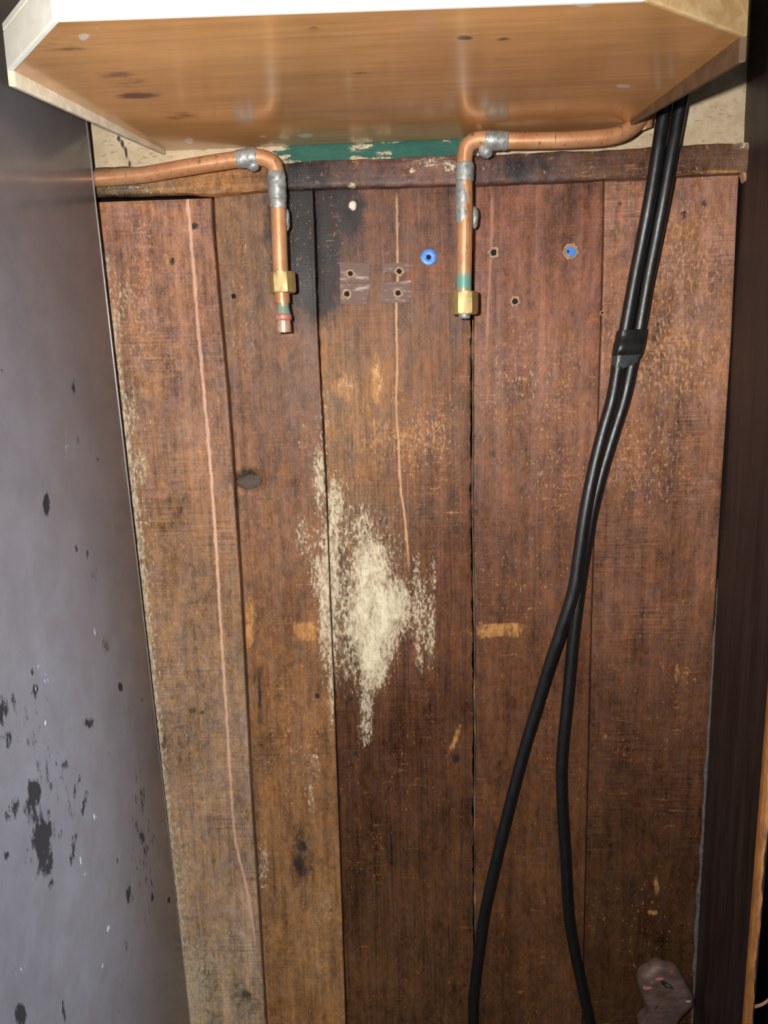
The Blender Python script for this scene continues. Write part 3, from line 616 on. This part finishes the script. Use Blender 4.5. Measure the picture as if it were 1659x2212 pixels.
def hung(name, i, j, hi, hj, mat):
    a, b, c, d = [OUT[k][:2] for k in (i, j)] + [IN[k][:2] for k in (j, i)]; hs = (hi, hj, hj, hi); pts = (a, b, c, d)
    vs = [(*p, ZB-h) for p, h in zip(pts, hs)]+[(*p, ZB+HS) for p in pts]
    o = mesh(name, vs, [[0, 3, 2, 1], [4, 5, 6, 7], [0, 1, 5, 4], [1, 2, 6, 5], [2, 3, 7, 6], [3, 0, 4, 7]], mat, shelf)
    import bmesh
    bm = bmesh.new(); bm.from_mesh(o.data); bmesh.ops.recalc_face_normals(bm, faces=bm.faces); bm.to_mesh(o.data); bm.free(); return bevel(o, .0008)
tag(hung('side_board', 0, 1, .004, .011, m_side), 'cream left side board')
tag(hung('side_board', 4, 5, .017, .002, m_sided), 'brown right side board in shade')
prism('top_board', [np.array([*p[:2], ZB+HS]) for p in OUT], (0, 0, .006), m_pale, shelf, .001)

# ------------------------------------------------------------------ copper pipes
def copper_mat(name, zpat=None):
    t = NT(name); n = t.noise(35, detail=6, rough=.7); g = t.noise(260, 1, 1, .25, detail=4, off=3)
    col = t.mix(t.ramp(n, .3, .7), (.52, .235, .105), (.66, .36, .19)); col = t.mix(t.ramp(g, .56, .74), col, (.22, .095, .045))
    met = .35
    if zpat:
        z0, z1 = zpat; mk = t.math('MULTIPLY', t.ramp(t.z, z0-.004, z0+.003), t.math('SUBTRACT', 1.0, t.ramp(t.z, z1-.006, z1+.004)))
        mk = t.math('MULTIPLY', mk, t.ramp(n, .30, .48)); col = t.mix(mk, col, (.14, .33, .27)); met = t.math('MULTIPLY_ADD', mk, -.32, .35)
    t.bump(g, .10, .0006); return t.out(col, t.ramp(n, .3, .7, .34, .48, False), met, .5)
m_cu = copper_mat('tarnished_copper'); m_brass = simple_mat('dull_brass', (.40, .285, .12), .46, .45, var=.22, sc=120, bump=.12, rgb2=(.24, .165, .075), cut=(.55, .75))
m_solder = simple_mat('grey_solder', (.36, .37, .37), .42, .35, var=.35, sc=150, bump=.5, rgb2=(.22, .24, .23))
m_pink = simple_mat('pink_stained_copper', (.58, .24, .20), .5, .3, var=.25, sc=150); m_lightcu = simple_mat('bright_copper_tip', (.66, .42, .30), .42, .4, var=.3, sc=120)
PR = .0078; PY = -.038
def pp(pts, y=PY): return [at_y(p[0], p[1], p[2] if len(p) > 2 else y) for p in pts]
# left pipe
lp = pp([(90, 393, -.0228), (150, 390, -.0228), (198, 387, -.0228), (250, 383, -.0235), (320, 376, -.028), (400, 362, -.034), (500, 346), (548, 340), (574, 343), (592, 356), (598, 378), (600, 420), (603, 500), (605, 560), (608, 620), (610, 655)])
p1 = empty('copper_pipe', lp[7]); tag(p1, 'left copper pipe running from behind the metal cabinet, with open pink-ringed end', 'pipe', 'copper water pipes')
m_cu1 = copper_mat('tarnished_copper_green_left', (at_y(611, 678, PY)[2], at_y(611, 655, PY)[2]))
tube('pipe', catmull(lp, 8), PR, m_cu, p1, 24)
s0 = pp([(609, 632), (611, 655), (611.5, 668), (612, 680)]); tube('stub', catmull(s0, 5), [PR*.80]*8+[PR*(.80+.2*(k/7)) for k in range(8)], m_cu1, p1, 20)
nut('brass_nut', at_y(610, 611, PY), at_y(608, 580, PY)-at_y(612, 640, PY), .0137, .0205, m_brass, p1)
r0_, r1_ = at_y(611.5, 678, PY), at_y(612, 693, PY); tag(tube('olive_ring', [r0_+(r1_-r0_)*k for k in (0, .15, .5, .85, 1)], [.0075, .0086, .0090, .0086, .0075], m_pink, p1, 24), 'pinkish ring')
t0, t1 = at_y(612, 692, PY), at_y(614.5, 718, PY); tube('pipe_end', [t0+(t1-t0)*k for k in (0, .3, .8, 1)], [.0071, .0072, .0072, .0068], m_lightcu, p1, 24, hollow=.72)
def joint(pts, r, parent, lump=.05, y=PY, taper=True, name='solder_joint'):
    C = catmull(pp(pts, y), 6); n = len(C)
    R = [r*(1-.10*(abs(2*k/(n-1)-1))**4) for k in range(n)]
    return tube(name, C, R, m_solder, parent, 20, lump=lump, sharp=60)
def blob(c, r, sc, parent, name='solder_drip'):
    vs, fs = [], []; nu, nv = 14, 9
    for i in range(nv+1):
        th = math.pi*i/nv
        for j in range(nu):
            a = 2*math.pi*j/nu; k = r*(1+.12*math.sin(3*a+i)+random.uniform(-.05, .05)); vs.append((c[0]+k*sc[0]*math.sin(th)*math.cos(a), c[1]+k*sc[1]*math.sin(th)*math.sin(a), c[2]+k*sc[2]*math.cos(th)))
    for i in range(nv):
        for j in range(nu): fs.append([i*nu+j, (i+1)*nu+j, (i+1)*nu+(j+1) % nu, i*nu+(j+1) % nu])
    return mesh(name, vs, fs, m_solder, parent, True)
j1 = joint([(512, 345), (530, 342), (546, 340), (556, 340)], .0091, p1, .035); blob(at_y(546, 357, PY), .0068, (1.0, .9, .8), j1)
j2 = joint([(597, 372), (598, 390), (599, 410), (600.5, 432)], .0092, p1, .03); blob(at_y(604, 386, PY-.003), .006, (1.1, .7, 1.1), j2); blob(at_y(589, 400, PY), .005, (.8, .7, 2.0), j2)
j2b = joint([(600, 425), (601, 440), (601.5, 452)], .0083, p1, .03); blob(at_y(619, 474, PY+.006), .0045, (.8, .8, 2.2), j2b)
# right pipe
rp = [at_y(1396, 120, -.020)+np.array([0, 0, .8])]+pp([(1396, 120, -.020), (1396, 190, -.020), (1388, 244, -.026), (1368, 273, -.034), (1329, 293), (1254, 301), (1154, 304), (1094, 304), (1050, 301), (1024, 305), (1009, 318), (1004, 342), (1004, 400), (1004, 480), (1003, 560), (1002, 610), (1002, 660)])
p2 = empty('copper_pipe', rp[10]); tag(p2, 'right copper pipe curving out from under the shelf, ending in a brass nut', 'pipe', 'copper water pipes')
m_cu2 = copper_mat('tarnished_copper_green_right', (at_y(1002, 625, PY)[2], at_y(1002, 590, PY)[2]))
tube('pipe', catmull(rp, 8), PR, m_cu2, p2, 24)
nut('brass_nut', at_y(1003, 655, PY), at_y(1003, 620, PY)-at_y(1003, 690, PY), .0140, .0225, m_brass, p2)
t0, t1 = at_y(1003, 672, PY), at_y(1003, 688, PY); tube('pipe_end', [t0+(t1-t0)*k for k in (0, .4, .85, 1)], [.0062, .0062, .0060, .0055], m_solder, p2, 20, hollow=.66)
j3 = joint([(1047, 302), (1060, 303), (1078, 304), (1097, 304)], .0091, p2, .03); blob(at_y(1050, 325, PY), .0068, (1.1, .9, 1.0), j3); blob(at_y(1062, 300, PY-.004), .006, (1.6, .8, 1), j3)
j4 = joint([(1004, 352), (1004, 370), (1004, 392)], .0093, p2, .02); blob(at_y(1004, 382, PY-.006), .004, (1.2, .7, .9), j4)
j5 = joint([(1002, 390), (1001, 420), (1001, 452), (1001, 482)], .0081, p2, .03); blob(at_y(1024, 470, PY+.008), .005, (.9, .8, 2.0), j5); blob(at_y(992, 470, PY), .0045, (.9, .8, 1.8), j5)

# ------------------------------------------------------------------ black hoses and the tape that binds them
m_rub = simple_mat('black_rubber', (.0045, .005, .006), .40, 0, var=.3, sc=140, bump=.25, spec=.85, rgb2=(.009, .0095, .011), cut=(.55, .75), stretch=(1, 1, .5))
m_tape = simple_mat('black_tape', (.014, .014, .014), .30, 0, var=.3, sc=60, bump=.35, spec=.5)
HR = .0066; B0, B1 = -.0085, -.0235
ha = [(1462, 60, B1), (1450, 130, B1), (1439, 208, B1), (1422, 320, B1), (1405, 425, B1), (1387, 520, -.018), (1370, 606, -.0155), (1350, 715, -.0145), (1339, 765, -.0145), (1323, 859, -.0180), (1303, 930, -.0200), (1283, 1010, -.0215), (1265, 1100, -.0228), (1250, 1200, -.0230), (1239, 1272, -.0232), (1213, 1359, -.022), (1187, 1437, -.017), (1165, 1511, -.012), (1135, 1611, B0), (1115, 1685, B0), (1093, 1772, B0), (1069, 1872, B0), (1048, 1968, B0), (1035, 2055, B0), (1024, 2142, B0), (1022, 2207, B0), (1024, 2300, B0), (1026, 2450, B0), (1028, 2640, B0)]
hb = [(1495, 60, B1), (1484, 130, B1), (1473, 208, B1), (1453, 320, B1), (1434, 425, B1), (1416, 520, -.018), (1399, 606, -.0150), (1380, 715, -.0135), (1369, 765, -.0130), (1349, 859, -.0100), (1324, 940, -.0088), (1300, 1020, B0), (1279, 1105, B0), (1262, 1200, B0), (1249, 1290, B0), (1238, 1380, B0), (1228, 1489, B0), (1217, 1598, B0), (1213, 1663, B0), (1215, 1750, B0), (1222, 1859, B0), (1228, 1968, B0), (1241, 2055, B0), (1257, 2129, B0), (1274, 2207, B0), (1300, 2310, B0), (1325, 2450, B0), (1335, 2640, B0)]
def hose(pts, label):
    P = pp(pts); P = [P[0]+np.array([.012, 0, .75]), P[0]+np.array([.006, 0, .35])]+[p for p in P if p[2] > .012]; C = catmull(P, 6); C = [c for c in C if c[2] > .010]
    b = C[-1].copy(); C.append(np.array([b[0], b[1]-.004, .0085]))
    o = tube('rubber_hose', C, HR, m_rub, None, 20); return tag(o, label, 'hose', 'black rubber hoses')
hose(ha, 'black rubber hose whose lower run swings left and lies on top where the two cross')
hose(hb, 'black rubber hose whose lower run bows down behind the other, nearer the right board')
ca, cb = at_y(1350, 712, -.0145), at_y(1381, 712, -.0138); da, db = at_y(1339, 768, -.0145), at_y(1370, 768, -.0134); ga, gb = at_y(1333, 800, -.0146), at_y(1361, 800, -.0130)
def wrap(pairs, rr, mat, name, parent=None):
    vs, fs = [], []; n = 28
    for (a, b, r, sh) in pairs:
        d = b-a; L = np.linalg.norm(d); ux = d/L; uy = np.array([0, 1.0, 0]); uy -= ux*np.dot(uy, ux); uy /= np.linalg.norm(uy); uz = np.cross(ux, uy)
        for k in range(n):
            th = 2*math.pi*k/n; s = math.cos(th); base = (a+b)/2+ux*(L/2 if s > 0 else -L/2)*min(1, abs(s)*3)
            vs.append(base+(ux*s+uy*math.sin(th))*r*(1+.03*math.sin(5*th))+uz*sh*s)
    m = len(pairs)
    for i in range(m-1):
        for k in range(n): fs.append([i*n+k, i*n+(k+1) % n, (i+1)*n+(k+1) % n, (i+1)*n+k])
    return mesh(name, vs, fs, mat, parent, True, 60)
def ip(t): return ca+(da-ca)*t, cb+(db-cb)*t
prs = []
for t_, r_ in ((0, .0070), (0.01, .0081), (.2, .0084), (.42, .0083), (.44, .0088), (.7, .0087), (.97, .0085), (1.0, .0070)):
    a, b = ip(t_); prs.append((a, b, r_, .0012))
tp = wrap(prs, 0, m_tape, 'tape_wrap'); tag(tp, 'black tape wound round both black hoses below the rail', 'tape')
tl = wrap([(*ip(.98), .0079, .001), (*ip(1.12), .0080, .004), (*ip(1.32), .0078, .010), (*ip(1.45), .0070, .012)], 0, simple_mat('grey_scuffed_tape', (.045, .047, .05), .34, 0, var=.5, sc=120, bump=.4), 'loose_tape_end', tp); tag(tl, 'greyer loose end of the tape')

# ------------------------------------------------------------------ wall plugs, screw holes and the iron lug
def disc_ring(name, c, r, ri, h, mat, parent, seg=22, wobble=.06, depth=.004):
    rings = [(1.0, .0012), (1.0, -h*.5), (.93, -h), (ri/r*1.12, -h), (ri/r, -h*.7), (ri/r*.9, depth), (0.02, depth)]; vs, fs = [], []
    ws = [1+wobble*math.sin(3*k+r*9000)+random.uniform(-wobble, wobble) for k in range(seg)]
    for (s, y) in rings:
        for k in range(seg): a = 2*math.pi*k/seg; w = ws[k]; vs.append((c[0]+r*s*w*math.cos(a), c[1]+y, c[2]+r*s*w*math.sin(a)))
    for i in range(len(rings)-1):
        for k in range(seg): fs.append([i*seg+k, i*seg+(k+1) % seg, (i+1)*seg+(k+1) % seg, (i+1)*seg+k])
    return mesh(name, vs, fs, mat, parent, True, 40)
m_blue = simple_mat('blue_plastic', (.055, .24, .70), .40, 0, var=.12, sc=200, bump=.1); m_hole = simple_mat('dark_hole', (.008, .006, .005), .9)
m_torn = simple_mat('torn_pale_wood', (.40, .26, .16), .75, 0, var=.45, sc=300, bump=.4)
c = at_y(926, 556, 0); c[1] = -.0012
pg = empty('wall_plug', c); tag(pg, 'round blue plastic wall plug in the plank left of the right copper pipe', 'wall plug', 'blue wall plugs')
disc_ring('collar', c, .0083, .0024, .0007, m_blue, pg, wobble=.015, depth=.0008)
def disc(name, c, r, mat, parent, y=-.0003, seg=14, sx=1.0):
    vs = [(c[0], c[1]+y, c[2])]+[(c[0]+sx*r*(1+random.uniform(-.12, .12))*math.cos(2*math.pi*k/seg), c[1]+y, c[2]+r*(1+random.uniform(-.12, .12))*math.sin(2*math.pi*k/seg)) for k in range(seg)]
    vs += [(v[0], v[1]+.0011, v[2]) for v in vs[1:]]
    fs = [[0, 1+k, 1+(k+1) % seg] for k in range(seg)]+[[1+k, 1+seg+k, 1+seg+(k+1) % seg, 1+(k+1) % seg] for k in range(seg)]
    return mesh(name, vs, fs, mat, parent)
disc('bore', c, .0023, m_hole, pg, y=-.0006)
prism('key_tab', [c+np.array([-.0085, 0, .0004]), c+np.array([-.0028, 0, .0006]), c+np.array([-.0028, 0, -.0010]), c+np.array([-.0083, 0, -.0012])], (0, -.0011, 0), m_blue, pg)
c = at_y(1232, 543, 0); c[1] = -.0012
pg = empty('wall_plug', c); tag(pg, 'broken blue wall plug in the plank between the right copper pipe and the black hoses', 'wall plug', 'blue wall plugs')
disc_ring('torn_rim', c, .0078, .0060, .0005, m_torn, pg, wobble=.08, depth=.0006)
prism('plug_stub', [c+np.array([x, -.0002, z])*1.0 for x, z in ((-.0058, .0006), (-.002, .0046), (.001, .0040), (.0052, .0010), (.0048, -.0050), (.0010, -.0056), (-.0036, -.0022))], (0, -.0010, 0), m_blue, pg, .0003)
disc('bore', c+np.array([-.0028, 0, -.0004]), .0013, m_hole, pg, y=-.0014)
def hole(px, py, i, r, rim=True, sx=1.0):
    c = at_y(px, py, 0); c[1] = -.0010
    e = disc_ring('screw_hole', c, r, r*.55, .0007, m_torn if rim else m_hole, pl[i], seg=16, wobble=.14)
    disc('bore', c+np.array([r*.05, 0, -r*.05]), r*.60, m_hole, e, y=-.0004, sx=sx); return e
for (a, b, r) in ((757, 591, .0050), (862, 586, .0050), (750, 635, .0054), (860, 633, .0050)): hole(a, b, 2, r)
hole(1066, 546, 3, .0060); hole(1112, 651, 3, .0056); hole(505, 640, 1, .0026, False); hole(1300, 676, 3, .0024, True)
# pale ghost of a removed plate: thin chalky adhesive left on the plank
def ghost_mat():
    t = NT('chalky_adhesive'); n = t.noise(150, .25, 1, 1, detail=7, rough=.75); g = t.noise(500, .3, 1, 1, detail=3, off=3)
    col = t.mix(t.ramp(n, .50, .68), (.135, .070, .048), (.42, .32, .30)); t.bump(g, .3, .0006); return t.out(col, .6)
mg = ghost_mat()
def patch(name, pts, mat, parent, y=-.0016, n=40):
    """thin residue with ragged rim"""
    P = [at_y(a, b, 0) for a, b in pts]; out = []
    for i in range(len(P)):
        a, b = P[i], P[(i+1) % len(P)]
        for k in range(n//len(P)): u = k/(n//len(P)); p = a+(b-a)*u; out.append(p+np.array([random.uniform(-1, 1)*.0006, 0, random.uniform(-1, 1)*.0006]))
    for p in out: p[1] = y
    return prism(name, out, (0, .0012, 0), mat, parent)
for pts in ([(734, 566), (800, 570), (797, 612), (735, 610)], [(735, 612), (800, 614), (792, 657), (736, 657)], [(822, 612), (888, 606), (886, 654), (822, 655)], [(826, 570), (884, 566), (886, 588), (828, 590)]):
    tag(patch('adhesive_patch', pts, mg, pl[2], -.0013), 'chalky ghost of a removed plate')
blobw = blob(at_y(762, 444, -.001), .0042, (1, .35, 1.1), pl[2], 'paint_blob'); blobw.data.materials.clear(); blobw.data.materials.append(simple_mat('white_paint_drop', (.66, .60, .50), .6)); tag(blobw, 'white drop of dried paint')
# bark-grey knot plug in the gouge of the second plank
kn = blob(at_y(540, 1042, .0035), .0125, (1.25, .14, .75), pl[1], 'knot'); kn.data.materials.clear(); kn.data.materials.append(simple_mat('grey_dead_knot', (.075, .052, .036), .7, 0, var=.5, sc=160, bump=.6, stretch=(.3, 1, 1))); tag(kn, 'grey loose knot')

def lug():
    z = [(180, 1944), (235, 1890), (282, 1838), (245, 1760), (222, 1680), (190, 1600), (165, 1520), (172, 1450), (205, 1395), (255, 1350), (310, 1322), (360, 1292), (405, 1278), (450, 1286), (500, 1312), (560, 1318), (612, 1336), (655, 1385), (692, 1432), (725, 1500), (758, 1570), (800, 1640), (815, 1702), (790, 1760), (740, 1815), (685, 1865), (640, 1910), (620, 1960), (600, 2080), (560, 2180), (300, 2190), (180, 2080)]
    y0 = -.016; P = [at_y(1350+a/5.369, 1850+b/5.369, y0) for a, b in z]; n = len(P); c = sum(P)/n
    vs, fs = [], []
    for (s, y) in ((1.0, -.0012), (1.02, -.006), (1.0, -.012), (.95, y0), (.80, y0-.0018), (.55, y0-.0016), (.28, y0-.0010)):
        for k, p in enumerate(P): g = c+(p-c)*(s+random.uniform(-.008, .008)); vs.append((g[0], y+random.uniform(-.0004, .0004), g[2]))
    R = 7
    for i in range(R-1):
        for k in range(n): fs.append([i*n+k, i*n+(k+1) % n, (i+1)*n+(k+1) % n, (i+1)*n+k])
    vs.append((c[0], y0-.0008, c[2])); fs += [[(R-1)*n+k, (R-1)*n+(k+1) % n, len(vs)-1] for k in range(n)]; fs.append(list(range(n))[::-1])
    t = NT('rusty_lug_iron'); n1 = t.noise(70, .5, 1, 1, detail=7, rough=.7); n2 = t.noise(160, .4, 1, 1, detail=5, off=6)
    col = t.mix(t.ramp(n1, .35, .65), (.10, .062, .055), (.20, .130, .112)); col = t.mix(t.ramp(n2, .55, .70), col, (.21, .085, .045))
    for (a, b, ra, rb) in ((1397, 2132, .0055, .0028), (1422, 2112, .0050, .0022), (1408, 2119, .002, .0015)):
        w = at_y(a, b, y0); col = t.mix(t.blot((t.x, t.z), (w[0], w[2]), (ra, rb), n2, 1.3, .2), col, (.58, .22, .19))
    w = at_y(1486, 2161, y0); col = t.mix(t.blot((t.x, t.z), (w[0], w[2]), (.0035, .0012), n2, .3), col, (.7, .6, .55))
    t.bump(t.math('ADD', n1, n2), .6, .0015); mat = t.out(col, .55, .15, .4)
    e = empty('iron_lug', at_y(1440, 2300, -.001)); tag(e, 'rounded rusty iron lug with pink paint flecks, low on the rightmost plank', 'lug')
    mesh('plate', vs, fs, mat, e, True, 60)
    a, b = at_y(1427, 2120, y0-.003), at_y(1456, 2137, y0-.003); u = (b-a); v = np.array([u[2], 0, -u[0]])*.11
    sl = [a, a+u*.25+v*1.2, a+u*.6+v*1.5, b+v*.2, a+u*.7-v*.7, a+u*.3-v*.9]
    prism('slot', sl, (0, .0022, 0), m_hole, e)
    a2, b2 = a+u*.30, a+u*.80; tag(prism('bright_chip', [a2-v*.2+[0, -.0003, 0], a2+u*.2+v*.3+[0, -.0003, 0], b2+v*.2+[0, -.0003, 0], b2-u*.2-v*.5+[0, -.0003, 0]], (0, .002, 0), m_solder, e), 'bright metal chip')
lug()
